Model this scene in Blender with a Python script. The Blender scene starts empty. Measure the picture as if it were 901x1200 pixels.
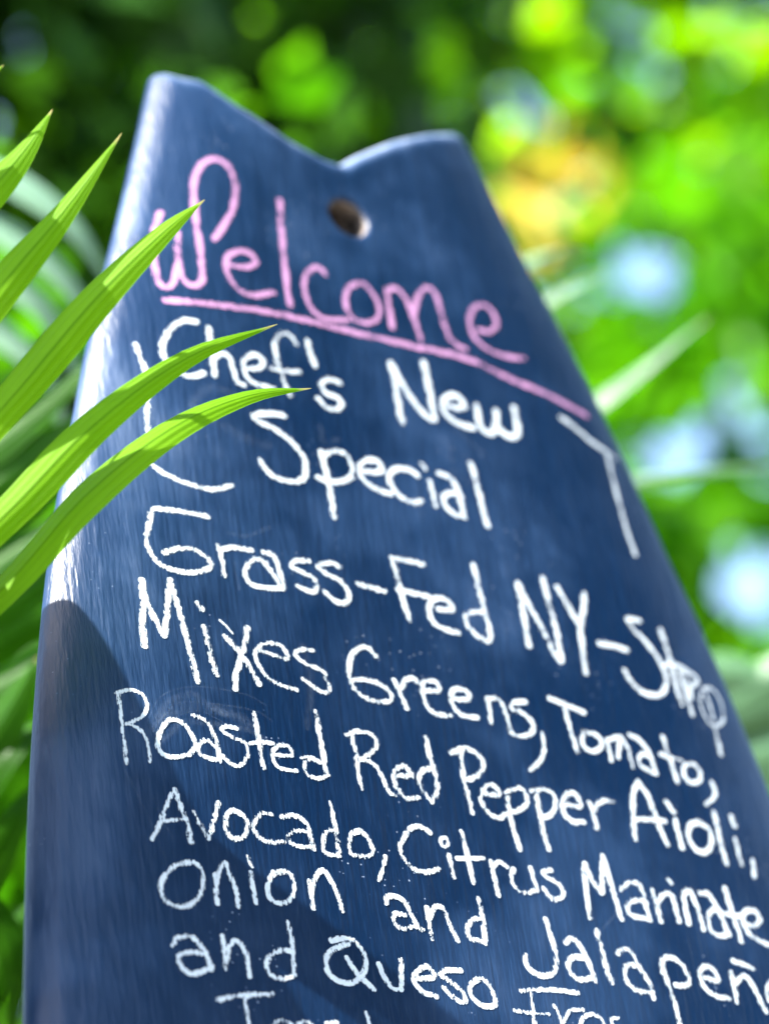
import bpy, bmesh, math, random
import numpy as np
from mathutils import Vector, Matrix

# ------------------------------------------------------------------ camera, light
F, CX, CY = 3497.0, 450.5, 600.0          # photograph's focal length and centre, in its pixels
def nrm(a):
    a = np.array(a, float); return a / np.linalg.norm(a)
# the board's own axes, in camera coordinates (x right, y down, z forward)
BR = nrm((.832, .205, .515))
BU = np.array((-.134, -.827, .546)); BU = nrm(BU - BR * BU.dot(BR))
BN = np.cross(BR, BU)
LEAN = math.radians(14)
WZ = nrm(math.cos(LEAN) * BU + math.sin(LEAN) * BN)          # world up
FW = np.array((0., 0., 1.)); WY = nrm(FW - WZ * FW.dot(WZ)); WX = np.cross(WY, WZ)
C2W = np.array((WX, WY, WZ))
CAM = np.array((0., 0., .85))
def w(p): return C2W @ np.asarray(p, float)
def ray(px, py): return np.array(((px - CX) / F, (py - CY) / F, 1.0))
def at(px, py, depth): return CAM + w(ray(px, py) * depth)

O0 = ray(300, 1000) * 1.38                                   # a point of the board's flat face (camera coordinates)
sc = bpy.context.scene
COL = sc.collection
cam = bpy.data.cameras.new('camera'); co = bpy.data.objects.new('camera', cam); COL.objects.link(co); sc.camera = co
cam.sensor_fit = 'VERTICAL'; cam.sensor_height = 36; cam.sensor_width = 27; cam.lens = 36 * F / 1200
cam.clip_start = .05; cam.clip_end = 3000
cx_, cy_, cz_ = w((1, 0, 0)), w((0, -1, 0)), w((0, 0, -1))
co.matrix_world = Matrix(((cx_[0], cy_[0], cz_[0], CAM[0]), (cx_[1], cy_[1], cz_[1], CAM[1]), (cx_[2], cy_[2], cz_[2], CAM[2]), (0, 0, 0, 1)))
cam.dof.use_dof = True; cam.dof.focus_distance = 1.405; cam.dof.aperture_fstop = 3.7; cam.dof.aperture_blades = 0

SUN_C = nrm(.72 * -BR + .68 * BU + .20 * BN)                 # towards the sun, camera coordinates
SUN = w(SUN_C)
sun_el = math.asin(SUN[2]); sun_az = math.atan2(SUN[0], SUN[1])
wd = bpy.data.worlds.new('World'); sc.world = wd; wd.use_nodes = True
nt = wd.node_tree; nt.nodes.clear()
sky = nt.nodes.new('ShaderNodeTexSky'); sky.sky_type = 'NISHITA'; sky.sun_disc = False
sky.sun_elevation = sun_el; sky.sun_rotation = sun_az; sky.air_density = 1.0; sky.dust_density = 1.2; sky.ozone_density = 1.5
bg = nt.nodes.new('ShaderNodeBackground'); bg.inputs[1].default_value = .12
ow = nt.nodes.new('ShaderNodeOutputWorld')
nt.links.new(sky.outputs[0], bg.inputs[0]); nt.links.new(bg.outputs[0], ow.inputs[0])
sl = bpy.data.lights.new('sun', 'SUN'); sl.energy = 5; sl.angle = math.radians(.4); sl.color = (1, .95, .86)
so = bpy.data.objects.new('sun', sl); COL.objects.link(so)
so.rotation_euler = Vector(SUN).to_track_quat('Z', 'Y').to_euler()
vs = sc.view_settings; vs.view_transform = 'Standard'; vs.look = 'None'; vs.gamma = 1; vs.use_curve_mapping = False
vs.exposure = 2.4
sc.render.engine = 'CYCLES'
sc.cycles.use_denoising = True
sc.cycles.max_bounces = 8; sc.cycles.transparent_max_bounces = 12
sc.cycles.sample_clamp_indirect = 6

# ------------------------------------------------------------------ helpers
def new_mat(name):
    m = bpy.data.materials.new(name); m.use_nodes = True
    t = m.node_tree; t.nodes.clear()
    o = t.nodes.new('ShaderNodeOutputMaterial')
    return m, t, o
def nd(t, typ, **kw):
    n = t.nodes.new(typ)
    for k, v in kw.items():
        if k.startswith('i_'):
            key = k[2:]
            n.inputs[int(key) if key.isdigit() else key].default_value = v
        else: setattr(n, k, v)
    return n
def ln(t, a, b): t.links.new(a, b)
def mth(t, op, a, b=None, c=None, clamp=False):
    n = t.nodes.new('ShaderNodeMath'); n.operation = op; n.use_clamp = clamp
    for i, v in enumerate((a, b, c)):
        if v is None: continue
        if isinstance(v, (int, float)): n.inputs[i].default_value = v
        else: t.links.new(v, n.inputs[i])
    return n.outputs[0]
def ramp(t, fac, stops):
    n = t.nodes.new('ShaderNodeValToRGB')
    el = n.color_ramp.elements
    while len(el) < len(stops): el.new(.5)
    for e, (p, c) in zip(el, stops): e.position = p; e.color = c if len(c) == 4 else (*c, 1)
    ln(t, fac, n.inputs[0]); return n.outputs[0]
def smooth(t, x, a, b):
    n = t.nodes.new('ShaderNodeMapRange'); n.interpolation_type = 'SMOOTHSTEP'
    n.inputs[1].default_value = a; n.inputs[2].default_value = b
    ln(t, x, n.inputs[0]); return n.outputs[0]

def mesh_obj(name, verts, faces, mat, parent=None, uvs=None, shade=True):
    me = bpy.data.meshes.new(name)
    me.from_pydata([tuple(map(float, v)) for v in verts], [], [tuple(int(i) for i in f) for f in faces])
    if uvs is not None:
        uv = me.uv_layers.new(name='UVMap')
        li = np.zeros(len(me.loops), int); me.loops.foreach_get('vertex_index', li)
        uv.data.foreach_set('uv', np.asarray(uvs, np.float32)[li].ravel())
    me.materials.append(mat)
    if shade: me.polygons.foreach_set('use_smooth', [True] * len(me.polygons))
    me.update()
    o = bpy.data.objects.new(name, me); COL.objects.link(o)
    if parent is not None: o.parent = parent
    return o
def thing(name, label, cat, loc=(0, 0, 0), group=None):
    o = bpy.data.objects.new(name, None); COL.objects.link(o); o.location = tuple(loc); o.empty_display_size = .1
    o['label'] = label; o['category'] = cat
    if group: o['group'] = group
    return o
def catmull(P, n=6):
    P = np.asarray(P, float)
    if len(P) == 2:
        return np.array([P[0] + (P[1] - P[0]) * k / (2 * n) for k in range(2 * n + 1)])
    Q = np.vstack((2 * P[0] - P[1], P, 2 * P[-1] - P[-2])); out = []
    for i in range(1, len(Q) - 2):
        a, b, c, d = Q[i - 1:i + 3]
        for k in range(n):
            s = k / n
            out.append(.5 * ((2 * b) + (c - a) * s + (2 * a - 5 * b + 4 * c - d) * s * s + (3 * b - a - 3 * c + d) * s ** 3))
    out.append(P[-1]); return np.array(out)
def tube(P, radii, seg=8):
    P = np.asarray(P, float); V = []; Fc = []
    n = len(P)
    for i in range(n):
        tdir = nrm(P[min(i + 1, n - 1)] - P[max(i - 1, 0)])
        a = np.cross(tdir, (0.3, .2, 1)) if abs(tdir[2]) < .9 else np.cross(tdir, (1, .1, 0)); a = nrm(a); b = np.cross(tdir, a)
        r = radii[i] if hasattr(radii, '__len__') else radii
        for k in range(seg):
            an = 2 * math.pi * k / seg
            V.append(P[i] + r * (math.cos(an) * a + math.sin(an) * b))
    for i in range(n - 1):
        for k in range(seg):
            k2 = (k + 1) % seg
            Fc.append((i * seg + k, i * seg + k2, (i + 1) * seg + k2, (i + 1) * seg + k))
    Fc.append(tuple(range(seg))[::-1]); Fc.append(tuple((n - 1) * seg + k for k in range(seg)))
    return V, Fc
def join(parts):
    V, Fc = [], []
    for v, f in parts:
        o = len(V); V += list(v); Fc += [tuple(i + o for i in q) for q in f]
    return V, Fc

# ------------------------------------------------------------------ materials
def board_material():
    m, t, o = new_mat('chalkboard_paint')
    tc = nd(t, 'ShaderNodeTexCoord')
    mp = nd(t, 'ShaderNodeMapping'); mp.inputs['Scale'].default_value = (1, .12, 1); ln(t, tc.outputs['Object'], mp.inputs[0])
    grain = nd(t, 'ShaderNodeTexNoise', i_Scale=420., i_Detail=4.); ln(t, mp.outputs[0], grain.inputs[0])
    patch = nd(t, 'ShaderNodeTexNoise', i_Scale=9., i_Detail=5., i_Roughness=.62); ln(t, tc.outputs['Object'], patch.inputs[0])
    streak = nd(t, 'ShaderNodeTexNoise', i_Scale=70., i_Detail=3.); ln(t, mp.outputs[0], streak.inputs[0])
    speck = nd(t, 'ShaderNodeTexVoronoi', i_Scale=260.); ln(t, tc.outputs['Object'], speck.inputs[0])
    sn = nd(t, 'ShaderNodeTexNoise', i_Scale=23., i_Detail=2.); ln(t, tc.outputs['Object'], sn.inputs[0])
    dust_and_sheen = mth(t, 'MULTIPLY', smooth(t, patch.outputs[0], .45, .75), mth(t, 'MULTIPLY_ADD', streak.outputs[0], 1.1, .1))
    dust_and_sheen = mth(t, 'ADD', mth(t, 'MULTIPLY', dust_and_sheen, .07), mth(t, 'MULTIPLY', smooth(t, grain.outputs[0], .5, .8), .035))
    at_ = nd(t, 'ShaderNodeAttribute', attribute_name='dust_and_sheen')  # holds rail dust together with painted sunlit haze and sky sheen
    big = nd(t, 'ShaderNodeTexNoise', i_Scale=6.5, i_Detail=4., i_Roughness=.6); ln(t, tc.outputs['Object'], big.inputs[0])
    blot = mth(t, 'MULTIPLY', smooth(t, big.outputs[0], .47, .63), mth(t, 'MULTIPLY_ADD', streak.outputs[0], .8, .25))  # pale blotches: chalk dust together with painted hazy sky reflection
    dust_and_sheen = mth(t, 'ADD', dust_and_sheen, mth(t, 'MULTIPLY', blot, .17))
    rim = mth(t, 'MULTIPLY', at_.outputs['Fac'], mth(t, 'ADD', mth(t, 'MULTIPLY', streak.outputs[0], .9), mth(t, 'MULTIPLY', patch.outputs[0], .9)))
    dust_and_sheen = mth(t, 'ADD', dust_and_sheen, rim)
    dots = mth(t, 'MULTIPLY', mth(t, 'LESS_THAN', speck.outputs['Distance'], .11), smooth(t, sn.outputs[0], .50, .66))
    dust_and_sheen = mth(t, 'MAXIMUM', dust_and_sheen, mth(t, 'MULTIPLY', dots, .6))
    col = nd(t, 'ShaderNodeMix', data_type='RGBA'); ln(t, dust_and_sheen, col.inputs[0])
    col.inputs[6].default_value = (.0001, .0100, .038, 1); dc = ramp(t, dust_and_sheen, [(.12, (.07, .17, .38)), (.5, (.36, .43, .56))]); ln(t, dc, col.inputs[7])
    p = nd(t, 'ShaderNodeBsdfPrincipled'); ln(t, col.outputs[2], p.inputs['Base Color'])
    rg = mth(t, 'MULTIPLY_ADD', patch.outputs[0], .22, .24); rg = mth(t, 'MULTIPLY_ADD', dust_and_sheen, .6, rg); ln(t, rg, p.inputs['Roughness'])
    p.inputs['IOR'].default_value = 1.5; p.inputs['Specular IOR Level'].default_value = .42
    bp = nd(t, 'ShaderNodeBump', i_Strength=.7, i_Distance=.0009)
    hh = mth(t, 'ADD', grain.outputs[0], mth(t, 'MULTIPLY', streak.outputs[0], 1.6)); ln(t, hh, bp.inputs['Height'])
    ln(t, bp.outputs[0], p.inputs['Normal']); ln(t, p.outputs[0], o.inputs[0])
    return m
def chalk_material(name, color, cover, soft=.0):
    m, t, o = new_mat(name)
    tc = nd(t, 'ShaderNodeTexCoord'); uv = nd(t, 'ShaderNodeUVMap'); sp = nd(t, 'ShaderNodeSeparateXYZ'); ln(t, uv.outputs[0], sp.inputs[0])
    ac = mth(t, 'SUBTRACT', 1., mth(t, 'ABSOLUTE', mth(t, 'MULTIPLY_ADD', sp.outputs[1], 2., -1.)))   # 0 at the edge, 1 on the line
    mp = nd(t, 'ShaderNodeMapping'); mp.inputs['Scale'].default_value = (1, .3, 1); ln(t, tc.outputs['Object'], mp.inputs[0])
    g = nd(t, 'ShaderNodeTexNoise', i_Scale=1100., i_Detail=3., i_Roughness=.65); ln(t, mp.outputs[0], g.inputs[0])
    g2 = nd(t, 'ShaderNodeTexNoise', i_Scale=130., i_Detail=2.); ln(t, tc.outputs['Object'], g2.inputs[0])
    g3 = nd(t, 'ShaderNodeTexNoise', i_Scale=55., i_Detail=1.); ln(t, tc.outputs['Object'], g3.inputs[0])
    n = mth(t, 'ADD', mth(t, 'MULTIPLY', g.outputs[0], .95), mth(t, 'MULTIPLY_ADD', g2.outputs[0], .15, mth(t, 'MULTIPLY_ADD', g3.outputs[0], .32, -.16)))
    if soft:
        a = mth(t, 'MULTIPLY', mth(t, 'MULTIPLY', smooth(t, ac, 0., 1.), smooth(t, n, .35, .75)), soft)
    else:
        e = mth(t, 'ADD', mth(t, 'MULTIPLY', ac, 1.1), mth(t, 'MULTIPLY', mth(t, 'SUBTRACT', n, .55), 5.4))
        a = smooth(t, e, .14, .40)
        a = mth(t, 'MULTIPLY', a, smooth(t, mth(t, 'ADD', n, mth(t, 'MULTIPLY', ac, .12)), cover - .06, cover + .06))
    p = nd(t, 'ShaderNodeBsdfPrincipled'); p.inputs['Roughness'].default_value = .95; p.inputs['IOR'].default_value = 1.2
    cm = nd(t, 'ShaderNodeMix', data_type='RGBA'); ln(t, smooth(t, g2.outputs[0], .35, .65), cm.inputs[0])
    cm.inputs[6].default_value = (*[c * .86 for c in color], 1); cm.inputs[7].default_value = (*color, 1)
    ln(t, cm.outputs[2], p.inputs['Base Color'])
    tr = nd(t, 'ShaderNodeBsdfTransparent'); mx = nd(t, 'ShaderNodeMixShader')
    ln(t, a, mx.inputs[0]); ln(t, tr.outputs[0], mx.inputs[1]); ln(t, p.outputs[0], mx.inputs[2]); ln(t, mx.outputs[0], o.inputs[0])
    return m
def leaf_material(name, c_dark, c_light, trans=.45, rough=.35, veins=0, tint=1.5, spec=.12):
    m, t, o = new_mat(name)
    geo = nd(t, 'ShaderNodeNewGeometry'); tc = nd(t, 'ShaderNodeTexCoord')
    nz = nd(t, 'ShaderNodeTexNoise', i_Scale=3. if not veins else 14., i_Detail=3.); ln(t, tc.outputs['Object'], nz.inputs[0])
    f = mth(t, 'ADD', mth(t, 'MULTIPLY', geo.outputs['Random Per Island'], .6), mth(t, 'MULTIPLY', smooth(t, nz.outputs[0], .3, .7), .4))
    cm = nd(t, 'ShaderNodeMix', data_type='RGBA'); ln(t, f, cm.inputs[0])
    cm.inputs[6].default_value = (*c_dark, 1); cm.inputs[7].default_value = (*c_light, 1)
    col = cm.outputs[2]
    bump = None
    if veins:
        uv = nd(t, 'ShaderNodeUVMap'); sp = nd(t, 'ShaderNodeSeparateXYZ'); ln(t, uv.outputs[0], sp.inputs[0])
        ph = mth(t, 'MULTIPLY', sp.outputs[1], veins * 2 * math.pi)
        wv = mth(t, 'MULTIPLY_ADD', mth(t, 'SINE', ph), .5, .5)
        fine = nd(t, 'ShaderNodeTexNoise', i_Scale=1., i_Detail=2.)
        cb = nd(t, 'ShaderNodeCombineXYZ'); ln(t, mth(t, 'MULTIPLY', sp.outputs[0], 3.), cb.inputs[0]); ln(t, mth(t, 'MULTIPLY', sp.outputs[1], 60.), cb.inputs[1])
        ln(t, cb.outputs[0], fine.inputs[0])
        vline = smooth(t, wv, .90, 1.0)
        mid = mth(t, 'SUBTRACT', 1., smooth(t, mth(t, 'ABSOLUTE', mth(t, 'SUBTRACT', sp.outputs[1], .5)), .012, .04))
        k = mth(t, 'ADD', mth(t, 'MULTIPLY', vline, .2), mth(t, 'MULTIPLY', mid, .5), clamp=True)
        k = mth(t, 'ADD', k, mth(t, 'MULTIPLY', smooth(t, fine.outputs[0], .45, .75), .22), clamp=True)
        c2 = nd(t, 'ShaderNodeMix', data_type='RGBA'); ln(t, k, c2.inputs[0]); ln(t, col, c2.inputs[6])
        c2.inputs[7].default_value = (c_dark[0] * .35, c_dark[1] * .5, c_dark[2] * .4, 1)
        col = c2.outputs[2]
        # dry tip
        tip = smooth(t, sp.outputs[0], .955, .99)
        c3 = nd(t, 'ShaderNodeMix', data_type='RGBA'); ln(t, tip, c3.inputs[0]); ln(t, col, c3.inputs[6]); c3.inputs[7].default_value = (.42, .36, .16, 1)
        col = c3.outputs[2]
        bp = nd(t, 'ShaderNodeBump', i_Strength=.35, i_Distance=.0008); ln(t, mth(t, 'ADD', wv, fine.outputs[0]), bp.inputs['Height']); bump = bp.outputs[0]
    p = nd(t, 'ShaderNodeBsdfPrincipled'); ln(t, col, p.inputs['Base Color']); p.inputs['Roughness'].default_value = rough; p.inputs['Specular IOR Level'].default_value = spec
    tl = nd(t, 'ShaderNodeBsdfTranslucent')
    br = nd(t, 'ShaderNodeMix', data_type='RGBA', blend_type='MULTIPLY'); br.inputs[0].default_value = 1
    ln(t, col, br.inputs[6]); br.inputs[7].default_value = (tint * 1.0, tint, tint * .35, 1); br.clamp_result = False
    ln(t, br.outputs[2], tl.inputs[0])
    if bump: ln(t, bump, p.inputs['Normal'])
    mx = nd(t, 'ShaderNodeMixShader'); mx.inputs[0].default_value = trans
    ln(t, p.outputs[0], mx.inputs[1]); ln(t, tl.outputs[0], mx.inputs[2]); ln(t, mx.outputs[0], o.inputs[0])
    return m
def plain_material(name, c1, c2, scale, rough=.8, stretch=(1, 1, 1)):
    m, t, o = new_mat(name)
    tc = nd(t, 'ShaderNodeTexCoord'); mp = nd(t, 'ShaderNodeMapping'); mp.inputs['Scale'].default_value = stretch; ln(t, tc.outputs['Object'], mp.inputs[0])
    nz = nd(t, 'ShaderNodeTexNoise', i_Scale=scale, i_Detail=6.); ln(t, mp.outputs[0], nz.inputs[0])
    p = nd(t, 'ShaderNodeBsdfPrincipled'); p.inputs['Roughness'].default_value = rough
    ln(t, ramp(t, nz.outputs[0], [(.3, c1), (.7, c2)]), p.inputs['Base Color'])
    bp = nd(t, 'ShaderNodeBump', i_Strength=.5, i_Distance=.01); ln(t, nz.outputs[0], bp.inputs['Height']); ln(t, bp.outputs[0], p.inputs['Normal'])
    ln(t, p.outputs[0], o.inputs[0]); return m

M_BOARD = board_material()
M_WHITE = chalk_material('white_chalk', (.62, .68, .71), .46)
M_PINK = chalk_material('pink_chalk', (.47, .24, .42), .51)
M_SMEAR = chalk_material('wiped_chalk', (.5, .62, .8), .3, soft=.05)
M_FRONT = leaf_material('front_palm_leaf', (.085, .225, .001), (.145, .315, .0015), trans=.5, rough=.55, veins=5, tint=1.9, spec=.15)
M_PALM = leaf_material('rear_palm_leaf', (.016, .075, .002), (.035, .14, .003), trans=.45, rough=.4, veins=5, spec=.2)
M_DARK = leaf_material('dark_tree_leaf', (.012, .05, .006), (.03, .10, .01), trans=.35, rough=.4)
M_LIME = leaf_material('lime_tree_leaf', (.06, .20, .001), (.19, .36, .001), trans=.6, tint=2.)
M_GREEN = leaf_material('green_shrub_leaf', (.03, .15, .003), (.08, .25, .004), trans=.55, tint=1.8)
M_BARK = plain_material('bark', (.05, .035, .022), (.13, .10, .07), 14, .9, (1, 1, .25))
M_STEM = plain_material('green_stem', (.05, .10, .02), (.10, .17, .04), 20, .5)
M_EARTH = plain_material('earth', (.06, .045, .03), (.13, .10, .065), 1.5, .95)
M_SHEEN = leaf_material('sheen_palm_leaf', (.18, .32, .22), (.26, .42, .30), trans=.3, rough=.3, veins=5, spec=.5, tint=1.)  # sky gloss on the leaflets painted into a pale base colour
M_SHEEN_DIM = leaf_material('dim_sheen_palm_leaf', (.07, .17, .08), (.11, .23, .11), trans=.3, rough=.3, veins=5, spec=.5, tint=1.)  # dimmer version, leaf gloss likewise painted into the base colour
M_CASTER = leaf_material('caster_leaf', (.008, .03, .005), (.015, .05, .008), trans=.06, rough=.4, veins=9)  # kept dark and nearly opaque for the added shadow caster
M_FOAM = plain_material('raw_core', (.012, .008, .006), (.30, .25, .22), 60, .9)
M_YELLOW = leaf_material('yellow_petal', (.84, .52, .01), (.88, .76, .22), trans=.45, rough=.5, tint=.95)

# ------------------------------------------------------------------ setting
g = 400
ground = mesh_obj('ground', [(-g, -g, 0), (g, -g, 0), (g, g, 0), (-g, g, 0)], [(0, 1, 2, 3)], M_EARTH); ground['kind'] = 'structure'

# ------------------------------------------------------------------ trees and shrubs behind the board
def crown_mesh(name, center, radii, n, size, seed, mat, parent, clumps=60, spread=.22, gaps=(), hollow=.35, holes=(), base=None):
    rg = np.random.default_rng(seed)
    d = rg.normal(size=(clumps, 3)); d /= np.linalg.norm(d, axis=1)[:, None]
    cc = d * (hollow + (1 - hollow) * rg.random((clumps, 1)) ** .6)
    wgt = rg.random(clumps) + .35; wgt /= wgt.sum()
    k = rg.choice(clumps, n, p=wgt)
    pos = (cc[k] + rg.normal(size=(n, 3)) * spread * (.5 + rg.random((clumps, 1))[k])) * np.array(radii) + np.array(center)
    keep = np.ones(n, bool)
    for gc, gr in gaps: keep &= np.linalg.norm(pos - np.array(gc), axis=1) > gr
    for hx, hy, hr in holes:                                    # openings right through the foliage
        dr = nrm(w(ray(hx, hy))); q = pos + base - CAM; al = q @ dr
        keep &= np.linalg.norm(q - al[:, None] * dr, axis=1) > hr / F * al + size * .22
    keep &= pos[:, 2] > .25
    pos = pos[keep]; n = len(pos)
    ax = rg.normal(size=(n, 3)); ax[:, 2] -= .5; ax /= np.linalg.norm(ax, axis=1)[:, None]
    nn = rg.normal(size=(n, 3)) * .8 + np.array((0, 0, .7)) + .3 * SUN
    sd = np.cross(nn, ax); sd /= np.linalg.norm(sd, axis=1)[:, None]
    up = np.cross(ax, sd)
    L = size * (.6 + .8 * rg.random((n, 1))); W = L * (.28 + .12 * rg.random((n, 1)))
    V = np.stack((pos, pos + ax * L * .45 + sd * W + up * L * .08, pos + ax * L - up * L * .1, pos + ax * L * .45 - sd * W + up * L * .08), 1).reshape(-1, 3)
    Fc = np.arange(4 * n).reshape(n, 4)
    Fc = np.concatenate((Fc[:, [0, 1, 2]], Fc[:, [0, 2, 3]]))
    me = bpy.data.meshes.new(name)
    me.vertices.add(len(V)); me.vertices.foreach_set('co', V.astype(np.float32).ravel())
    me.loops.add(3 * len(Fc)); me.loops.foreach_set('vertex_index', Fc.astype(np.int32).ravel())
    me.polygons.add(len(Fc)); me.polygons.foreach_set('loop_start', np.arange(0, 3 * len(Fc), 3, dtype=np.int32))
    me.update(calc_edges=True); me.materials.append(mat)
    o = bpy.data.objects.new(name, me); COL.objects.link(o); o.parent = parent
    return o
def tree(name, label, cat, px, py, depth, radii, n, size, mat, seed, gaps=(), clumps=60, spread=.2, group=None, holes=(), trunk_r=.09, hollow=.35):
    c = at(px, py, depth); base = np.array((c[0] + .1, c[1], 0.))
    root = thing(name, label, cat, base, group)
    rel = c - base
    gp = [(at(gx, gy, gd) - base, gr) for gx, gy, gd, gr in gaps]
    crown_mesh('crown', rel, radii, n, size, seed, mat, root, clumps, spread, gp, hollow, holes, base)
    rnd = random.Random(seed)
    top = rel + np.array((0, 0, radii[2] * .35))
    parts = [tube(catmull([(0, 0, -.1), rel * .35 + np.array((.05, .04, 0)), rel * .8, top], 5), np.linspace(trunk_r, trunk_r * .3, 16))]
    for i in range(7):
        a = rnd.random() * 6.28; s = rel * (.55 + .06 * i)
        e = s + np.array((math.cos(a) * radii[0] * .75, math.sin(a) * radii[1] * .75, radii[2] * (.25 + .3 * rnd.random())))
        parts.append(tube(catmull([s, (s + e) / 2 + np.array((0, 0, -.08)), e], 4), np.linspace(trunk_r * .4, trunk_r * .1, 9), 6))
    v, f = join(parts); mesh_obj('trunk', v, f, M_BARK, root)
    return root

HOLES = [(745, 322, 44), (788, 528, 34), (880, 497, 38), (876, 662, 44), (628, 112, 22), (625, 330, 28), (22, 42, 16), (148, 50, 14), (8, 132, 12)]
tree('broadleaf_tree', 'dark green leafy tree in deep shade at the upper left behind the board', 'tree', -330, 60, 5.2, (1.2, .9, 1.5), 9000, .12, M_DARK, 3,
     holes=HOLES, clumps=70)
lime = tree('lime_tree', 'sunlit yellow green tree spreading across the top right behind the board', 'tree', 960, -20, 9.5, (2.6, 1.0, 1.9), 15000, .16, M_LIME, 11,
     clumps=110, spread=.17, holes=HOLES, trunk_r=.12)
tree('leafy_shrub', 'bright green leafy shrub rising at the right edge behind the board', 'shrub', 960, 930, 7.6, (1.5, .7, 1.5), 11000, .14, M_GREEN, 21,
     holes=HOLES, clumps=60, trunk_r=.05)
rf = FW - 2 * FW.dot(BN) * BN                                  # mirror direction of the flat; a tree is added there to block sky
rc = CAM + w(O0) + w(rf) * 4.2
rq = C2W.T @ (rc - CAM)
tree('broadleaf_tree', 'unseen tree added to the right in front of the board to darken its reflections', 'tree', CX + F * rq[0] / rq[2], CY + F * rq[1] / rq[2], rq[2], (2.1, 2.1, 1.9), 9500, .17, M_DARK, 61,
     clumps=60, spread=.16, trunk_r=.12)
tree('leafy_shrub', 'mid green bush seen low on the left behind the palm fronds', 'shrub', -100, 900, 4.6, (.9, .8, 1.2), 6000, .11, M_GREEN, 31, clumps=50, trunk_r=.05)

# ------------------------------------------------------------------ blades of palm
def blade(pts, width, fold=.35, roll=0., seg=5, base_w=.35, peak=.45):
    """pts: (px, py, depth) from base to tip; width in metres at the widest. A long V-folded leaf."""
    P = catmull([at(*p) for p in pts], seg); n = len(P)
    V, UV, Fc = [], [], []
    vm = w((0, 0, -1)); m = 7
    for i in range(n):
        s = i / (n - 1)
        td = nrm(P[min(i + 1, n - 1)] - P[max(i - 1, 0)])
        sd = nrm(np.cross(td, vm)); nn = np.cross(sd, td)
        sd2 = math.cos(roll) * sd + math.sin(roll) * nn; n2 = np.cross(sd2, td)
        wd_ = base_w + (1 - base_w) * min(1, s / peak) ** .8 if s < peak else max(.0, 1 - ((s - peak) / (1 - peak)) ** 1.35)
        wd_ = max(wd_, .012) * width / 2
        for k in range(m):
            x = -1 + 2 * k / (m - 1)
            V.append(P[i] + sd2 * x * wd_ - n2 * (abs(x) - .5) * wd_ * fold + n2 * math.sin(x * 9) * wd_ * .03)
            UV.append((s, (x + 1) / 2))
    for i in range(n - 1):
        for k in range(m - 1):
            a = i * m + k; Fc.append((a, a + 1, a + m + 1, a + m))
    return V, Fc, UV
def add_blade(name, pts, width, mat, parent, base, **kw):
    V, Fc, UV = blade(pts, width, **kw)
    return mesh_obj(name, [v - base for v in V], Fc, mat, parent, uvs=UV)

# front fronds, level with the board's near edge and in focus
def ground_under(px, py, d):
    p = at(px, py, d); return np.array((p[0], p[1], 0.))
base = ground_under(-420, 900, 1.30)
fp = thing('palm_plant', 'bright green palm with long arching leaflets crossing the left edge of the board', 'palm', base)
rach = catmull([base, at(-430, 1500, 1.32), at(-400, 900, 1.32), at(-345, 500, 1.32), at(-262, 150, 1.32), at(-190, -90, 1.32)], 6)
v, f = tube([p - base for p in rach], np.linspace(.014, .004, len(rach))); mesh_obj('leaf_stalk', v, f, M_STEM, fp)
FR = [  # (points base to tip, width px)
    ([(-238, 70, 1.320), (-120, 100, 1.345), (-30, 100, 1.345), (5, 76, 1.345)], 34, .2),
    ([(-328, 430, 1.320), (-120, 345, 1.325), (-20, 235, 1.335), (28, 180, 1.345), (62, 128, 1.355)], 58, .15),
    ([(-364, 640, 1.320), (-130, 510, 1.325), (0, 340, 1.335), (75, 250, 1.345), (143, 156, 1.355)], 62, .15),
    ([(-380, 760, 1.320), (-150, 640, 1.315), (0, 484, 1.335), (110, 355, 1.345), (190, 275, 1.355), (240, 234, 1.365)], 66, .2),
    ([(-393, 850, 1.320), (-170, 760, 1.315), (0, 612, 1.325), (110, 500, 1.345), (220, 420, 1.365), (325, 380, 1.385)], 62, .15),
    ([(-400, 950, 1.320), (-180, 850, 1.315), (0, 696, 1.335), (100, 585, 1.345), (200, 505, 1.365), (290, 465, 1.385), (365, 455, 1.405)], 66, .55),
]
for pts, wpx, rl in FR:
    add_blade('leaflet', pts, wpx * 1.345 / F * .75, M_FRONT, fp, base, fold=.35, roll=rl, peak=.5)

# fronds behind the board
def palm(label, base_px, blades, stalk, group=None, mat=M_PALM, name='palm_plant'):
    b = ground_under(*base_px)
    r = thing(name, label, 'palm', b, group)
    P = catmull([b] + [at(*q) for q in stalk], 6)
    v, f = tube([p - b for p in P], np.linspace(.016, .004, len(P))); mesh_obj('leaf_stalk', v, f, M_STEM, r)
    for pts, wpx, rl in blades:
        d = pts[-1][2]
        add_blade('leaflet', pts, wpx * d / F, mat, r, b, fold=.3, roll=rl)
    return r
palm('palm with pale shining arched leaflets behind the upper left edge of the board', (-180, 900, 2.1),
     [([(-150, 170, 2.1), (-40, 185, 2.1), (40, 225, 2.1), (95, 275, 2.1), (135, 345, 2.1)], 52, .9),
      ([(-160, 230, 2.1), (-50, 245, 2.1), (30, 285, 2.1), (90, 345, 2.1), (125, 430, 2.1)], 50, .9),
      ([(-170, 300, 2.1), (-60, 305, 2.1), (30, 340, 2.1), (75, 400, 2.1), (105, 490, 2.1)], 48, .9),
      ([(-180, 360, 2.1), (-60, 365, 2.1), (10, 395, 2.1), (60, 450, 2.1), (80, 540, 2.1)], 44, .8)],
     [(-190, 900, 2.1), (-180, 400, 2.1), (-120, 120, 2.1)], mat=M_SHEEN)
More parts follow.
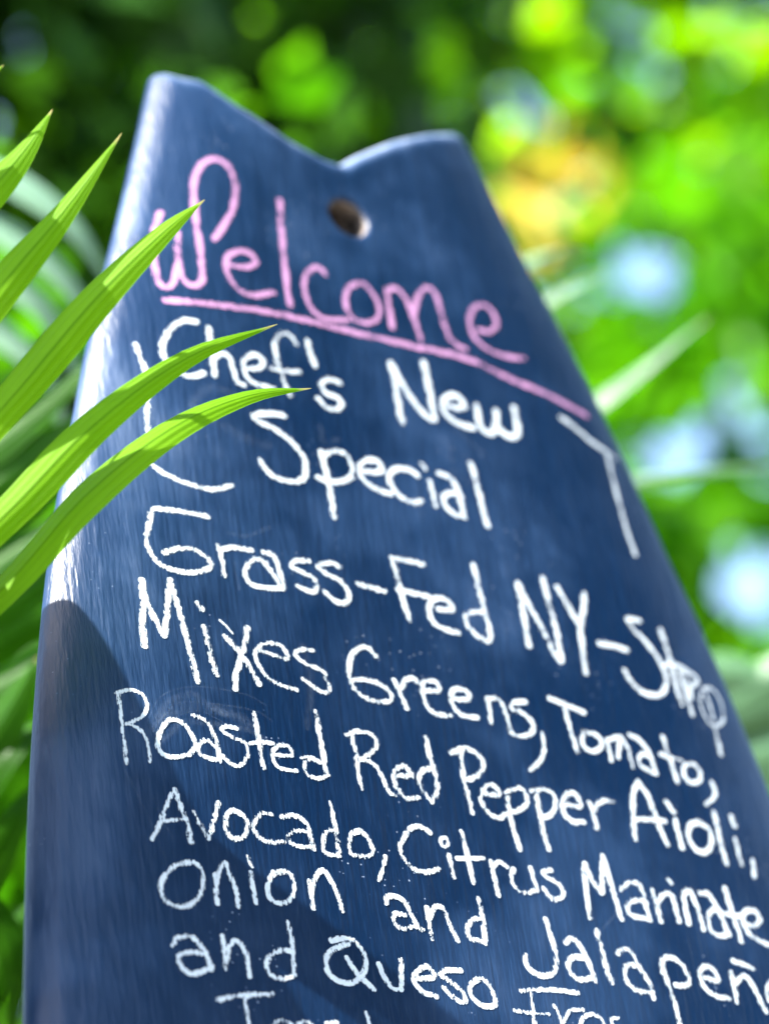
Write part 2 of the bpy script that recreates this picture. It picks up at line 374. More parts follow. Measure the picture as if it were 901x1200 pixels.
palm('palm with dark green slanting leaflets behind the middle left edge of the board', (-200, 1300, 1.85),
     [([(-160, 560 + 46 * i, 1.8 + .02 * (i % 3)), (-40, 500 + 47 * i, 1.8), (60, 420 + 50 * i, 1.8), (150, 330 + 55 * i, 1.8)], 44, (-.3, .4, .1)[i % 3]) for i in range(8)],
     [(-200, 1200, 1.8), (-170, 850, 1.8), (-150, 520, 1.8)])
palm('palm with broad green leaflets low in the left corner beside the board', (-120, 1600, 1.75),
     [([(-90, 1010, 1.7), (-30, 900, 1.7), (15, 830, 1.7), (45, 770, 1.7)], 60, .2),
      ([(-90, 1060, 1.7), (-40, 950, 1.7), (10, 880, 1.7), (70, 830, 1.72)], 50, .5),
      ([(-60, 1160, 1.7), (-20, 1040, 1.7), (20, 960, 1.7), (60, 900, 1.72)], 46, -.3),
      ([(-60, 1010, 1.7), (0, 1080, 1.7), (20, 1140, 1.7), (10, 1230, 1.72)], 40, .2),
      ([(-90, 1250, 1.72), (-30, 1190, 1.72), (20, 1090, 1.72), (60, 1040, 1.72)], 40, .2)],
     [(-110, 1300, 1.7), (-60, 1120, 1.7), (-30, 1000, 1.7)])
palm('palm with pale leaflets showing past the upper right edge of the board', (600, 1300, 2.3),
     [([(560, 560, 2.25), (640, 510, 2.25), (730, 450, 2.25), (830, 372, 2.25)], 27, .8),
      ([(520, 470, 2.25), (570, 400, 2.25), (640, 350, 2.25), (705, 322, 2.25)], 30, .8),
      ([(510, 430, 2.25), (560, 350, 2.25), (610, 310, 2.25), (665, 290, 2.25)], 26, .8),
      ([(600, 600, 2.25), (700, 575, 2.25), (800, 555, 2.25), (940, 545, 2.25)], 16, .3)],
     [(590, 1000, 2.25), (570, 600, 2.25), (510, 400, 2.25)], mat=M_SHEEN_DIM)
palm('palm with layered leaflets low at the right edge behind the board', (700, 1500, 2.3),
     [([(740, 830, 2.25), (820, 790, 2.25), (900, 800, 2.25), (1000, 840, 2.25)], 50, .2),
      ([(740, 860, 2.25), (830, 835, 2.25), (920, 780, 2.25), (1010, 730, 2.25)], 50, .3),
      ([(750, 890, 2.25), (840, 865, 2.25), (930, 830, 2.25), (1020, 800, 2.25)], 44, -.3),
      ([(750, 920, 2.25), (840, 895, 2.25), (930, 870, 2.25), (1020, 850, 2.25)], 50, .3),
      ([(760, 1000, 2.25), (850, 940, 2.25), (930, 900, 2.25), (1020, 890, 2.25)], 40, .2)],
     [(710, 1300, 2.25), (720, 1000, 2.25), (740, 820, 2.25)], mat=M_SHEEN_DIM)

# ------------------------------------------------------------------ the board
T = .046
def to_plane(px, py, h=0.):
    """photo pixel -> (u, v) on the plane at height h above the flat face"""
    d = ray(px, py); o = O0 + BN * h
    p = d * (o.dot(BN) / d.dot(BN)); q = p - o
    return np.array((q.dot(BR), q.dot(BU)))
LEFT = [(168, 122), (160, 160), (147, 215), (135, 265), (123, 310), (108, 370), (97, 425), (85, 490), (72, 555), (62, 610), (52, 690), (46, 750), (42, 800), (38, 860), (34, 930), (31, 1010), (29, 1100), (28, 1200)]
RIGHT = [(545, 172), (555, 190), (580, 237), (605, 290), (635, 350), (660, 395), (685, 445), (712, 500), (735, 550), (755, 595), (775, 637), (793, 682), (811, 715), (826, 750), (846, 795), (861, 830), (876, 867), (898, 922)]
TAIL = [(196, 86), (218, 94), (255, 127), (313, 168), (352, 190), (377, 199), (400, 186), (440, 170), (480, 160), (515, 153)]
INSET_L, INSET_R, INSET_T = .0004, .0044, .006
L_uv = np.array([to_plane(*p, -T / 2) for p in LEFT]); R_uv = np.array([to_plane(*p, -T / 2) for p in RIGHT]); T_uv = np.array([to_plane(*p, -T / 2) for p in TAIL])
L_uv[:, 0] += INSET_L; R_uv[:, 0] -= INSET_R; T_uv[:, 1] -= INSET_T
V_TOP = T_uv[:, 1].max()
# the hidden lower part: widest point, then the nose, down to the ground
base_h = (CAM + w(O0))[2]
V_BOT = -base_h / math.cos(LEAN) - .12
lo_l = L_uv[-1]; lo_r = R_uv[-1]
def side(uv, sgn, ctr):
    a = uv[::-1]                                             # bottom to top
    v0, u0 = a[0][1], a[0][0]
    half = abs(u0 - ctr)
    vv = np.linspace(V_BOT, v0 - .06, 24)
    uu = []
    slope = (a[1][0] - a[0][0]) / (a[1][1] - a[0][1])
    vm = v0 - .35
    for x in vv:
        if x > vm: s = (v0 - x); uu.append(u0 - slope * s + slope * s * s / (2 * .35))
        else:
            um = u0 - slope * .35 + slope * .35 / 2
            f = (vm - x) / (vm - V_BOT); uu.append(ctr + (um - ctr) * math.sqrt(max(0., 1 - f ** 2.4)))
    vv = np.concatenate((vv, a[:, 1])); uu = np.concatenate((uu, a[:, 0]))
    # extend above the corner
    s2 = (a[-1][0] - a[-4][0]) / (a[-1][1] - a[-4][1])
    vv = np.append(vv, a[-1][1] + .12); uu = np.append(uu, a[-1][0] + s2 * .12)
    g_ = np.linspace(vv[0], vv[-1], 900); y = np.interp(g_, vv, uu)
    k = np.exp(-np.linspace(-2, 2, 31) ** 2); k /= k.sum()
    yp = np.concatenate((np.full(15, y[0]), y, y[-1] + (y[-1] - y[-2]) * np.arange(1, 16)))
    return g_, np.convolve(yp, k, 'valid')
CTR = .5 * (np.interp(-.05, L_uv[::-1, 1], L_uv[::-1, 0]) + np.interp(.02, R_uv[::-1, 1], R_uv[::-1, 0]))
gL, yL = side(L_uv, -1, CTR); gR, yR = side(R_uv, 1, CTR)
tu = np.concatenate(([T_uv[0, 0] - .15], T_uv[:, 0], [T_uv[-1, 0] + .15]))
sa = (T_uv[2, 1] - T_uv[1, 1]) / (T_uv[2, 0] - T_uv[1, 0]); sb = (T_uv[-1, 1] - T_uv[-3, 1]) / (T_uv[-1, 0] - T_uv[-3, 0])
tv = np.concatenate(([T_uv[0, 1] - sa * .15], T_uv[:, 1], [T_uv[-1, 1] + sb * .15]))
gT = np.linspace(tu[0], tu[-1], 900); yT = np.interp(gT, tu, tv)
kk = np.exp(-np.linspace(-2, 2, 15) ** 2); kk /= kk.sum(); yT = np.convolve(np.concatenate((np.full(7, yT[0]), yT, np.full(7, yT[-1]))), kk, 'valid')
RC = .014
def dists(u, v):
    uL = np.interp(v, gL, yL); uR = np.interp(v, gR, yR); vT = np.interp(u, gT, yT)
    dl = (u - uL) * .97; dr = (uR - u) * .93; dt = (vT - v) * .92
    return dl, dr, dt
def p_(x, e=2.0): x = np.clip(x, 0, 1); return np.sqrt(np.maximum(0., 1 - (1 - x) ** e))
def q_(x, e=2.0): x = np.clip(x, 0, 1); return 1 - (1 - x) ** e
def outline_d(u, v):
    dl, dr, dt = dists(u, v)
    ds = np.minimum(dl, dr)
    d = np.minimum(ds, dt)
    c = RC - np.sqrt(np.maximum(RC - ds, 0) ** 2 + np.maximum(RC - dt, 0) ** 2)
    return np.where((ds < RC) & (dt < RC), c, d)
def g_(u, v):
    dl, dr, dt = dists(u, v)
    ds = np.minimum(dl, dr)
    return 1 - .62 * (1 - q_(ds / .075, 2.3)) - .05 * (1 - q_(dt / .02))
def height(u, v, back=False):
    d = outline_d(u, v)
    return -T / 2 + (-1 if back else 1) * T / 2 * p_(d / .013) * g_(u, v)
# grid
ns, V1 = 150, 0.
th = np.linspace(0, math.pi, ns); S = (1 - np.cos(th)) / 2 * .6 + np.linspace(0, 1, ns) * .4
tt = np.concatenate((np.linspace(0, .02, 16)[:-1] ** 1, np.linspace(.02, .78, 210)[:-1], np.linspace(.78, 1.0, 12)[:-1]))
GU = np.zeros((len(tt) + 30, ns)); GV = GU.copy()
def grid_pt(s, depth):
    # start on the tail line: solve the corner by fixed-point
    v = V_TOP - depth
    for _ in range(25):
        uL = np.interp(v, gL, yL); uR = np.interp(v, gR, yR); u = uL + s * (uR - uL)
        fade = np.clip(1 - depth / .35, 0, 1)
        v = (V_TOP - depth) + (np.interp(u, gT, yT) - V_TOP) * fade
    return u, v
full = V_TOP - V_BOT
depths = np.concatenate((.02 * np.linspace(0, 1, 16)[:-1] ** 1.7, np.linspace(.02, .80, 230)[:-1], np.linspace(.80, full, 40)))
nr = len(depths); GU = np.zeros((nr, ns)); GV = np.zeros((nr, ns))
for i, dp in enumerate(depths):
    GU[i], GV[i] = grid_pt(S, dp)
# pull corner points onto the rounded outline
for _ in range(12):
    d = outline_d(GU, GV); e = 1e-4
    gx = (outline_d(GU + e, GV) - outline_d(GU - e, GV)) / (2 * e); gy = (outline_d(GU, GV + e) - outline_d(GU, GV - e)) / (2 * e)
    mlt = np.where(d < 0, -d, 0) / np.maximum(gx ** 2 + gy ** 2, .05); mlt[-3:] = 0
    GU += gx * mlt; GV += gy * mlt
ORG = np.array((CTR, V_BOT + .12, -T / 2))                     # the board object's origin: its foot
def loc3(u, v, h): return np.stack((u - ORG[0], v - ORG[1], h - ORG[2]), -1)
HF = height(GU, GV); HB = height(GU, GV, True)
HF[0] = HB[0] = -T / 2; HF[:, 0] = HB[:, 0] = -T / 2; HF[:, -1] = HB[:, -1] = -T / 2; HF[-1] = HB[-1] = -T / 2
VF = loc3(GU, GV, HF).reshape(-1, 3); VB = loc3(GU, GV, HB).reshape(-1, 3)
edge = np.zeros((nr, ns), bool); edge[0] = edge[-1] = True; edge[:, 0] = edge[:, -1] = True
idf = np.arange(nr * ns).reshape(nr, ns); idb = idf.copy()
inner = ~edge.ravel(); idb_flat = idb.ravel(); idb_flat[inner] = nr * ns + np.arange(inner.sum()); idb = idb_flat.reshape(nr, ns)
VV = np.vstack((VF, VB[inner]))
FF = []
for i in range(nr - 1):
    for j in range(ns - 1):
        FF.append((idf[i, j], idf[i + 1, j], idf[i + 1, j + 1], idf[i, j + 1]))
        FF.append((idb[i, j], idb[i, j + 1], idb[i + 1, j + 1], idb[i + 1, j]))
board = mesh_obj('surfboard_sign', VV, FF, M_BOARD)
bx, by, bz = w(BR), w(BU), w(BN)
bo = CAM + w(O0 + BR * ORG[0] + BU * ORG[1] + BN * ORG[2])
board.matrix_world = Matrix(((bx[0], by[0], bz[0], bo[0]), (bx[1], by[1], bz[1], bo[1]), (bx[2], by[2], bz[2], bo[2]), (0, 0, 0, 1)))
board['label'] = 'dark blue fish tail surfboard standing upright as a chalkboard menu'; board['category'] = 'sign'
# the drilled hole
hu, hv = to_plane(409, 255)
bm = bmesh.new(); prof = [(.0145, .004), (.0145, .0006), (.0126, -.0016), (.0118, -.004), (.0118, -T - .01)]
rings = []
for r, z in prof:
    rings.append([bm.verts.new((hu - ORG[0] + r * math.cos(a), hv - ORG[1] + r * math.sin(a), z - ORG[2])) for a in np.linspace(0, 2 * math.pi, 49)[:-1]])
for a, b in zip(rings, rings[1:]):
    for k in range(48): bm.faces.new((a[k], a[(k + 1) % 48], b[(k + 1) % 48], b[k]))
bm.faces.new(rings[0]); bm.faces.new(rings[-1][::-1]); bmesh.ops.recalc_face_normals(bm, faces=bm.faces)
cm = bpy.data.meshes.new('cutter'); bm.to_mesh(cm); bm.free(); cut = bpy.data.objects.new('cutter', cm); COL.objects.link(cut); cut.matrix_world = board.matrix_world
md = board.modifiers.new('hole', 'BOOLEAN'); md.object = cut; md.operation = 'DIFFERENCE'; md.solver = 'EXACT'
bpy.context.view_layer.update()
dg = bpy.context.evaluated_depsgraph_get(); nm = bpy.data.meshes.new_from_object(board.evaluated_get(dg))
board.modifiers.clear(); old = board.data; board.data = nm; bpy.data.meshes.remove(old); bpy.data.objects.remove(cut); nm.name = 'surfboard_sign'
nm.materials.clear(); nm.materials.append(M_BOARD); nm.materials.append(M_FOAM)
for pl in nm.polygons:
    c = pl.center; pl.material_index = 1 if math.hypot(c.x - (hu - ORG[0]), c.y - (hv - ORG[1])) < .0138 and c.z + ORG[2] < -.0022 and abs(pl.normal.z) < .5 else 0
vc = np.zeros(len(nm.vertices) * 3); nm.vertices.foreach_get('co', vc); vc = vc.reshape(-1, 3)
au, av = vc[:, 0] + ORG[0], vc[:, 1] + ORG[1]
al, ar, at2 = dists(au, av)
sm_ = lambda x: np.clip(x, 0, 1) ** 2 * (3 - 2 * np.clip(x, 0, 1))
du = .065 * sm_(1 - al / .11) + .02 * sm_((av - V_TOP + .50) / .42) + .5 * sm_(1 - at2 / .018)  # rail dust, then painted sunlit haze at the top, painted sky sheen on tail rim
nm.attributes.new('dust_and_sheen', 'FLOAT', 'POINT').data.foreach_set('value', np.clip(du, 0, 1).astype(np.float32))
try: nm.set_sharp_from_angle(angle=math.radians(50))
except Exception: pass

# ------------------------------------------------------------------ chalk
Z = 901 / 225.
layer = [0]
def surf(px, py):
    h = 0.
    for _ in range(6):
        u, v = to_plane(px, py, h); h = float(height(np.array(u), np.array(v)))
    return u, v
def ribbon(P, width, lift, taper=(1, 1), lump=.12, seed=0):
    P = np.asarray(P); n = len(P); rg = random.Random(seed)
    V, UV, Fc = [], [], []
    ph = [rg.random() * 6.28 for _ in range(3)]
    # rounded ends
    t0 = nrm(P[0] - P[1]); t1 = nrm(P[-1] - P[-2])
    P = np.vstack((P[0] + t0 * width * .42, P[0] + t0 * width * .25, P, P[-1] + t1 * width * .25, P[-1] + t1 * width * .42)); n = len(P)
    acc = 0
    for i in range(n):
        td = nrm(P[min(i + 1, n - 1)] - P[max(i - 1, 0)]); sd = np.array((-td[1], td[0]))
        if i: acc += np.linalg.norm(P[i] - P[i - 1])
        s = i / (n - 1)
        wd_ = width / 2 * (taper[0] + (taper[1] - taper[0]) * s) * (1 + lump * (math.sin(acc * 240 + ph[0]) * .6 + math.sin(acc * 610 + ph[1]) * .4))
        if i in (0, n - 1): wd_ *= .45
        elif i in (1, n - 2): wd_ *= .85
        for k in (-1, -.5, 0, .5, 1):
            q = P[i] + sd * wd_ * k
            V.append((q[0], q[1])); UV.append((acc / width, (k + 1) / 2))
    for i in range(n - 1):
        for k in range(4):
            a = i * 5 + k; Fc.append((a, a + 5, a + 6, a + 1))
    V = np.array(V); h = height(V[:, 0], V[:, 1]) + lift
    return loc3(V[:, 0], V[:, 1], h), Fc, UV
def word(name, label, strokes, wpx, mat, org=None, lump=.07, n=5, lift=.00016):
    """strokes: list of (origin, points) with points read off 4x enlargements, or photo pixels where origin is None"""
    V, Fc, UV = [], [], []
    for st in strokes:
        if len(st) == 3: (o, pts, k) = st
        else: (o, pts) = st; k = 1.
        pp = [(o[0] + x / Z, o[1] + y / Z) if o else (x, y) for x, y in pts]
        if len(pp) == 1: pp = [(pp[0][0] - 1.5, pp[0][1] - 2), (pp[0][0] + 1.5, pp[0][1] + 2)]
        Q = catmull([surf(*p) for p in pp], n)
        layer[0] += 1
        v, f, uv = ribbon(Q, wpx * k * 1.38 / F * .99, lift + .000008 * (layer[0] % 12), lump=lump, seed=layer[0])
        b = len(V); V += list(v); UV += uv; Fc += [tuple(i + b for i in q) for q in f]
    o = mesh_obj(name, V, Fc, mat, board, uvs=UV)
    if label: o['label'] = label
    return o
A_, B_, C_, D_, E_, F_, G_, H_ = (150, 170), (325, 220), (500, 320), (140, 360), (290, 400), (430, 410), (600, 470), (140, 540)
I_, J_, K_, L_, M_, N_, O_, P_ = (330, 620), (500, 630), (676, 680), (140, 660), (330, 740), (500, 780), (676, 830), (120, 790)
Q_, R_, S_, T_, U_, V_, W_ = (300, 850), (500, 900), (676, 960), (160, 1000), (360, 1000), (560, 1000), (676, 1000)
word('chalk_word', 'pink chalk word Welcome', [
    (A_, [(152, 320), (125, 400), (120, 480), (125, 560), (145, 640), (180, 670), (215, 640), (230, 560), (233, 480), (235, 410)]),
    (A_, [(233, 520), (245, 600), (275, 645), (310, 660), (345, 640), (345, 560), (335, 470), (320, 380), (312, 290), (308, 200), (320, 130), (360, 80), (410, 65), (460, 90), (495, 150), (505, 220), (490, 300), (455, 370), (405, 440)]),
    (A_, [(490, 565), (550, 575), (595, 555), (590, 525), (555, 500), (510, 500), (470, 520), (460, 565), (475, 620), (510, 670), (560, 700), (620, 705), (680, 692)]),
    (A_, [(712, 260), (715, 340), (722, 440), (735, 560), (748, 680), (762, 750)]),
    (B_, [(225, 405), (200, 380), (170, 375), (135, 410), (125, 460), (135, 520), (165, 575), (215, 612), (270, 622), (330, 620)], .9),
    (B_, [(375, 448), (330, 475), (318, 530), (335, 590), (375, 625), (430, 635), (470, 610), (475, 560), (450, 500), (410, 455), (375, 448)], .9),
    (B_, [(510, 480), (520, 540), (530, 600), (537, 655)], .9),
    (B_, [(510, 490), (545, 470), (585, 500), (620, 560), (640, 620), (660, 680), (672, 715)], .9),
    (B_, [(640, 600), (650, 540), (670, 490), (705, 470), (740, 500), (765, 580), (785, 650), (810, 710), (850, 745), (880, 755)], .9),
    (C_, [(245, 270), (300, 275), (325, 240), (305, 180), (260, 150), (215, 170), (200, 220), (215, 290), (260, 340), (320, 375), (390, 395), (455, 400)], .9)], 10.5, M_PINK)
word('chalk_underline', 'thick pink chalk line ruled under Welcome', [(None, [(194, 352), (250, 357), (325, 368), (400, 386), (475, 404), (545, 420), (600, 445), (650, 467), (686, 487)])], 11.5, M_PINK)
word('chalk_bracket', 'curved white chalk bracket at the left of the heading', [
    (D_, [(75, 175), (100, 240), (120, 290), (130, 360), (132, 450), (132, 540), (130, 600)], .9),
    (H_, [(60, -40), (140, 10), (210, 60), (300, 100), (380, 125), (450, 135), (525, 115)], .9)], 9, M_WHITE)
word('chalk_bracket', 'faint angled chalk bracket at the right of the heading', [
    (G_, [(230, 80), (300, 130), (370, 190), (450, 245), (485, 268)]),
    (G_, [(445, 250), (465, 340), (500, 480), (535, 600), (575, 720)], .9)], 10, M_WHITE)
word('chalk_word', "white chalk word Chef's", [
    (D_, [(360, 70), (310, 62), (260, 85), (215, 140), (200, 200), (225, 260), (275, 305), (335, 325), (395, 310)]),
    (D_, [(418, 100), (428, 180), (440, 260), (447, 320)]), (D_, [(440, 240), (480, 215), (515, 240), (535, 300), (555, 350), (585, 368)]),
    (D_, [(600, 290), (660, 285), (672, 250), (640, 225), (600, 235), (580, 275), (600, 330), (650, 365), (720, 378)]),
    (D_, [(828, 170), (800, 135), (760, 125), (730, 160), (735, 230), (755, 300), (780, 370), (800, 410)]), (D_, [(715, 290), (780, 300), (840, 305)]),
    (E_, [(280, 0), (295, 60), (318, 115)]),
    (E_, [(430, 195), (380, 180), (345, 205), (370, 245), (420, 265), (440, 295), (420, 320), (370, 310), (330, 270)])], 9.5, M_WHITE)
word('chalk_word', 'white chalk word New', [
    (F_, [(112, 65), (135, 180), (155, 300), (165, 340)]), (F_, [(112, 65), (170, 170), (230, 260), (290, 320), (315, 325)]), (F_, [(265, 60), (285, 160), (305, 260), (318, 325)]),
    (F_, [(375, 265), (430, 275), (455, 265), (430, 225), (390, 215), (355, 245), (360, 290), (400, 330), (450, 355), (495, 365)]),
    (F_, [(515, 265), (520, 320), (545, 375), (585, 390), (605, 350), (605, 290)]), (F_, [(605, 300), (612, 360), (650, 400), (695, 405), (705, 370), (690, 275)])], 11.5, M_WHITE)
word('chalk_word', 'white chalk word Special', [
    (E_, [(170, 348), (100, 340), (30, 348), (50, 375), (130, 415), (210, 475), (265, 550), (272, 620), (245, 655), (180, 655), (110, 625), (70, 580), (60, 560)]),
    (E_, [(345, 520), (365, 600), (385, 690), (400, 790), (405, 825)]), (E_, [(350, 535), (410, 515), (460, 535), (490, 590), (480, 640), (430, 660), (370, 655), (330, 640)]),
    (E_, [(540, 610), (600, 615), (630, 605), (610, 565), (560, 560), (525, 590), (535, 640), (580, 680), (630, 705), (670, 715)]),
    (E_, [(795, 630), (760, 605), (700, 600), (665, 630), (675, 680), (720, 730), (770, 755), (815, 750)]),
    (E_, [(823, 588)]), (E_, [(855, 660), (870, 720), (880, 770)]),
    (F_, [(335, 580), (385, 600), (420, 650), (440, 720), (450, 780)]), (F_, [(440, 690), (400, 670), (360, 690), (365, 730), (410, 770), (455, 785)]),
    (F_, [(485, 535), (510, 620), (535, 710), (555, 800), (565, 825)])], 10, M_WHITE)
word('chalk_word', 'white chalk word Grass', [
    (H_, [(415, 262), (330, 245), (240, 232), (158, 230), (140, 290), (128, 360), (145, 430), (190, 485), (260, 515), (340, 525), (410, 510), (430, 490), (405, 450), (345, 415), (280, 412), (210, 432)]),
    (H_, [(462, 400), (480, 460), (492, 540)]), (H_, [(470, 420), (530, 408), (620, 422)]),
    (H_, [(675, 430), (720, 445), (745, 500), (770, 590)]), (H_, [(690, 480), (640, 460), (600, 490), (590, 540), (620, 580), (690, 598), (765, 600)]), (H_, [(680, 480), (720, 530), (755, 585)]),
    (I_, [(125, 150), (70, 150), (45, 175), (90, 200), (150, 235), (165, 275), (140, 295), (75, 268)]),
    (I_, [(270, 180), (230, 160), (170, 175), (210, 210), (270, 240), (310, 290), (310, 335), (280, 350), (240, 330), (200, 295)])], 8.5, M_WHITE)
word('chalk_dash', None, [(I_, [(360, 258), (420, 275), (480, 292)])], 9.5, M_WHITE)
word('chalk_word', 'white chalk word Fed', [
    (I_, [(515, 135), (535, 200), (560, 300), (580, 370), (600, 425)]), (I_, [(515, 135), (590, 148), (660, 165)]), (I_, [(545, 285), (610, 300), (690, 318)]),
    (I_, [(735, 375), (800, 378), (790, 350), (750, 325), (705, 335), (690, 380), (705, 430), (750, 465), (825, 487)]),
    (J_, [(218, 130), (240, 230), (270, 340), (290, 420), (295, 460)]), (J_, [(265, 350), (210, 350), (180, 375), (195, 420), (240, 465), (285, 485), (300, 460)])], 9.5, M_WHITE)
word('chalk_word', 'white chalk capitals NY', [
    (J_, [(425, 215), (445, 320), (465, 430), (478, 510)]), (J_, [(425, 215), (480, 320), (540, 430), (590, 530), (625, 580)]), (J_, [(540, 190), (570, 300), (605, 430), (630, 575)]),
    (J_, [(610, 235), (660, 320), (705, 400)]), (J_, [(735, 265), (735, 330), (720, 410), (728, 520), (745, 635)])], 10, M_WHITE)
word('chalk_dash', None, [(K_, [(105, 298), (170, 308), (230, 328)])], 10, M_WHITE)
word('chalk_word', 'white chalk word Strip crowded against the edge', [
    (K_, [(290, 190), (235, 185), (260, 225), (320, 290), (380, 370), (415, 450), (405, 520), (355, 540), (290, 515), (240, 460), (222, 425)]),
    (K_, [(390, 235), (415, 310), (440, 400), (465, 500), (490, 580)]), (K_, [(395, 400), (450, 395), (510, 420)], .9),
    (K_, [(480, 430), (500, 500), (540, 630)]), (K_, [(500, 430), (540, 440), (565, 470), (545, 500)], .9), (K_, [(520, 470), (535, 550)], .9),
    (K_, [(580, 530), (575, 580), (610, 660), (650, 685), (685, 650), (670, 570), (630, 510), (590, 510)], .75), (K_, [(605, 540), (630, 620), (648, 690)], .7), (K_, [(645, 690), (660, 760), (672, 815)])], 9.5, M_WHITE)
word('chalk_word', 'white chalk word Mixes', [
    (L_, [(105, 80), (112, 180), (108, 280), (118, 390)]), (L_, [(105, 120), (135, 200), (175, 280), (210, 340)]), (L_, [(210, 340), (222, 260), (228, 160), (240, 80)]), (L_, [(240, 90), (280, 220), (315, 350), (345, 470), (368, 555)]),
    (L_, [(368, 190), (386, 215)], 1.1), (L_, [(398, 300), (415, 380), (435, 460), (456, 522)]),
    (L_, [(600, 305), (590, 360), (570, 450), (545, 530), (543, 590)]), (L_, [(495, 345), (550, 400), (600, 470), (655, 568)]), (L_, [(470, 268), (500, 295), (530, 330)], .35),
    (L_, [(660, 410), (720, 430), (785, 450), (780, 415), (740, 380), (680, 380), (640, 410), (640, 450), (680, 520), (740, 565), (830, 595)], .75),
    (M_, [(145, 90), (100, 85), (60, 105), (110, 150), (170, 175), (205, 200)], .75), (M_, [(205, 220), (225, 265), (200, 290), (150, 260), (100, 225)], .75)], 9.5, M_WHITE)
word('chalk_word', 'white chalk word Greens with a long comma', [
    (M_, [(440, 115), (410, 80), (370, 75), (330, 110), (315, 170), (320, 230), (350, 280), (410, 320), (480, 330), (515, 315), (490, 270), (430, 235), (360, 228), (320, 235)]),
    (M_, [(525, 230), (555, 290), (585, 360)]), (M_, [(560, 270), (580, 230), (610, 220), (640, 240)]),
    (M_, [(670, 275), (730, 280), (735, 250), (700, 230), (660, 245), (660, 290), (680, 345), (720, 385), (790, 395)]),
    (N_, [(120, 155), (190, 160), (195, 130), (150, 110), (120, 120), (115, 170), (140, 215), (185, 240), (235, 243)]),
    (N_, [(285, 155), (295, 220), (302, 265)]), (N_, [(290, 160), (330, 155), (360, 200), (380, 260), (390, 310)]),
    (N_, [(460, 170), (410, 175), (395, 200), (440, 220), (485, 255), (500, 295), (470, 328), (410, 325), (385, 300)]),
    (N_, [(540, 320), (550, 390), (535, 440), (510, 470), (480, 492)], .85)], 8.5, M_WHITE)
word('chalk_word', 'white chalk word Tomato with a comma', [
    (N_, [(575, 155), (650, 185), (735, 220)]), (N_, [(645, 200), (665, 280), (690, 360), (705, 400)]),
    (N_, [(735, 312), (725, 355), (750, 395), (795, 400), (820, 365), (790, 325), (735, 312)], .9),
    (O_, [(140, 150), (150, 200), (160, 245)], .9), (O_, [(150, 150), (175, 140), (195, 140), (195, 180), (190, 230)], .9), (O_, [(200, 135), (230, 170), (245, 220), (260, 275)], .9),
    (O_, [(245, 125), (290, 150), (330, 200), (350, 250), (370, 305)], .9), (O_, [(340, 225), (300, 215), (290, 250), (310, 280), (365, 305)], .9),
    (O_, [(400, 135), (420, 200), (445, 270), (468, 345)], .9), (O_, [(390, 215), (430, 230), (485, 245)], .9),
    (O_, [(530, 262), (500, 275), (500, 320), (535, 350), (572, 340), (575, 300), (550, 265), (530, 262)], .9),
    (O_, [(630, 350), (645, 390), (640, 420), (605, 450)], .9)], 8.8, M_WHITE)
word('chalk_word', 'white chalk word Roasted', [
    (P_, [(75, 95), (85, 170), (95, 260), (105, 340), (115, 420)], .7), (P_, [(65, 90), (130, 75), (185, 95), (210, 140), (195, 190), (150, 220), (115, 235)], .7), (P_, [(115, 235), (160, 250), (200, 290), (215, 340), (225, 410)], .75),
    (P_, [(300, 225), (270, 270), (260, 340), (290, 380), (350, 390), (410, 375), (435, 330), (410, 270), (370, 225), (330, 212), (300, 225)], .9),
    (P_, [(425, 195), (480, 215), (515, 270), (540, 340), (550, 410)], .9), (P_, [(530, 340), (490, 310), (455, 330), (455, 370), (500, 395), (550, 405)], .9),
    (P_, [(630, 255), (580, 245), (560, 265), (610, 295), (670, 325), (682, 380), (650, 425), (610, 425), (565, 385)], .85),
    (P_, [(712, 185), (725, 260), (740, 340), (755, 440)]), (P_, [(690, 325), (740, 320), (800, 325)], .8),
    (Q_, [(95, 140), (170, 140), (150, 100), (110, 95), (80, 120), (80, 160), (110, 200), (190, 215)], .8),
    (Q_, [(280, -62), (295, 30), (310, 110), (325, 190), (335, 225)], 1.1), (Q_, [(300, 175), (250, 160), (225, 190), (240, 230), (290, 250), (340, 235)], .8), (Q_, [(210, 152), (260, 150), (300, 172)], .6)], 8, M_WHITE)
word('chalk_word', 'white chalk word Red', [
    (Q_, [(445, 40), (465, 130), (480, 220), (497, 295)]), (Q_, [(425, 45), (480, 28), (540, 45), (565, 85), (540, 130), (490, 160)], .9), (Q_, [(500, 160), (550, 180), (590, 240), (620, 310), (650, 330)], .9),
    (Q_, [(660, 235), (730, 240), (710, 205), (690, 190), (655, 210), (645, 260), (670, 310), (710, 345), (760, 340)]),
    (Q_, [(795, 60), (810, 130), (830, 200), (848, 270), (845, 320), (825, 360)]), (Q_, [(810, 205), (780, 215), (765, 260), (790, 320), (825, 355)])], 8.5, M_WHITE)
word('chalk_word', 'white chalk word Pepper', [
    (N_, [(160, 400), (165, 480), (180, 560), (200, 640), (212, 690)]), (N_, [(115, 410), (170, 390), (220, 405), (260, 450), (255, 500), (210, 530), (180, 535)]),
    (N_, [(275, 600), (340, 605), (320, 570), (290, 560), (255, 600), (260, 650), (300, 700), (340, 715), (370, 695)]),
    (N_, [(378, 620), (390, 700), (410, 780), (435, 862)]), (N_, [(370, 595), (430, 575), (465, 600), (465, 650), (430, 680), (395, 690)], .9),
    (N_, [(510, 600), (530, 700), (550, 800), (570, 862)]), (N_, [(490, 590), (550, 580), (595, 610), (600, 660), (580, 700), (540, 715)], .9),
    (N_, [(640, 650), (720, 660), (700, 610), (665, 600), (635, 640), (645, 700), (690, 735), (735, 735)]),
    (N_, [(760, 645), (780, 700), (795, 765)]), (N_, [(780, 690), (800, 650), (830, 635), (870, 640)])], 8.8, M_WHITE)
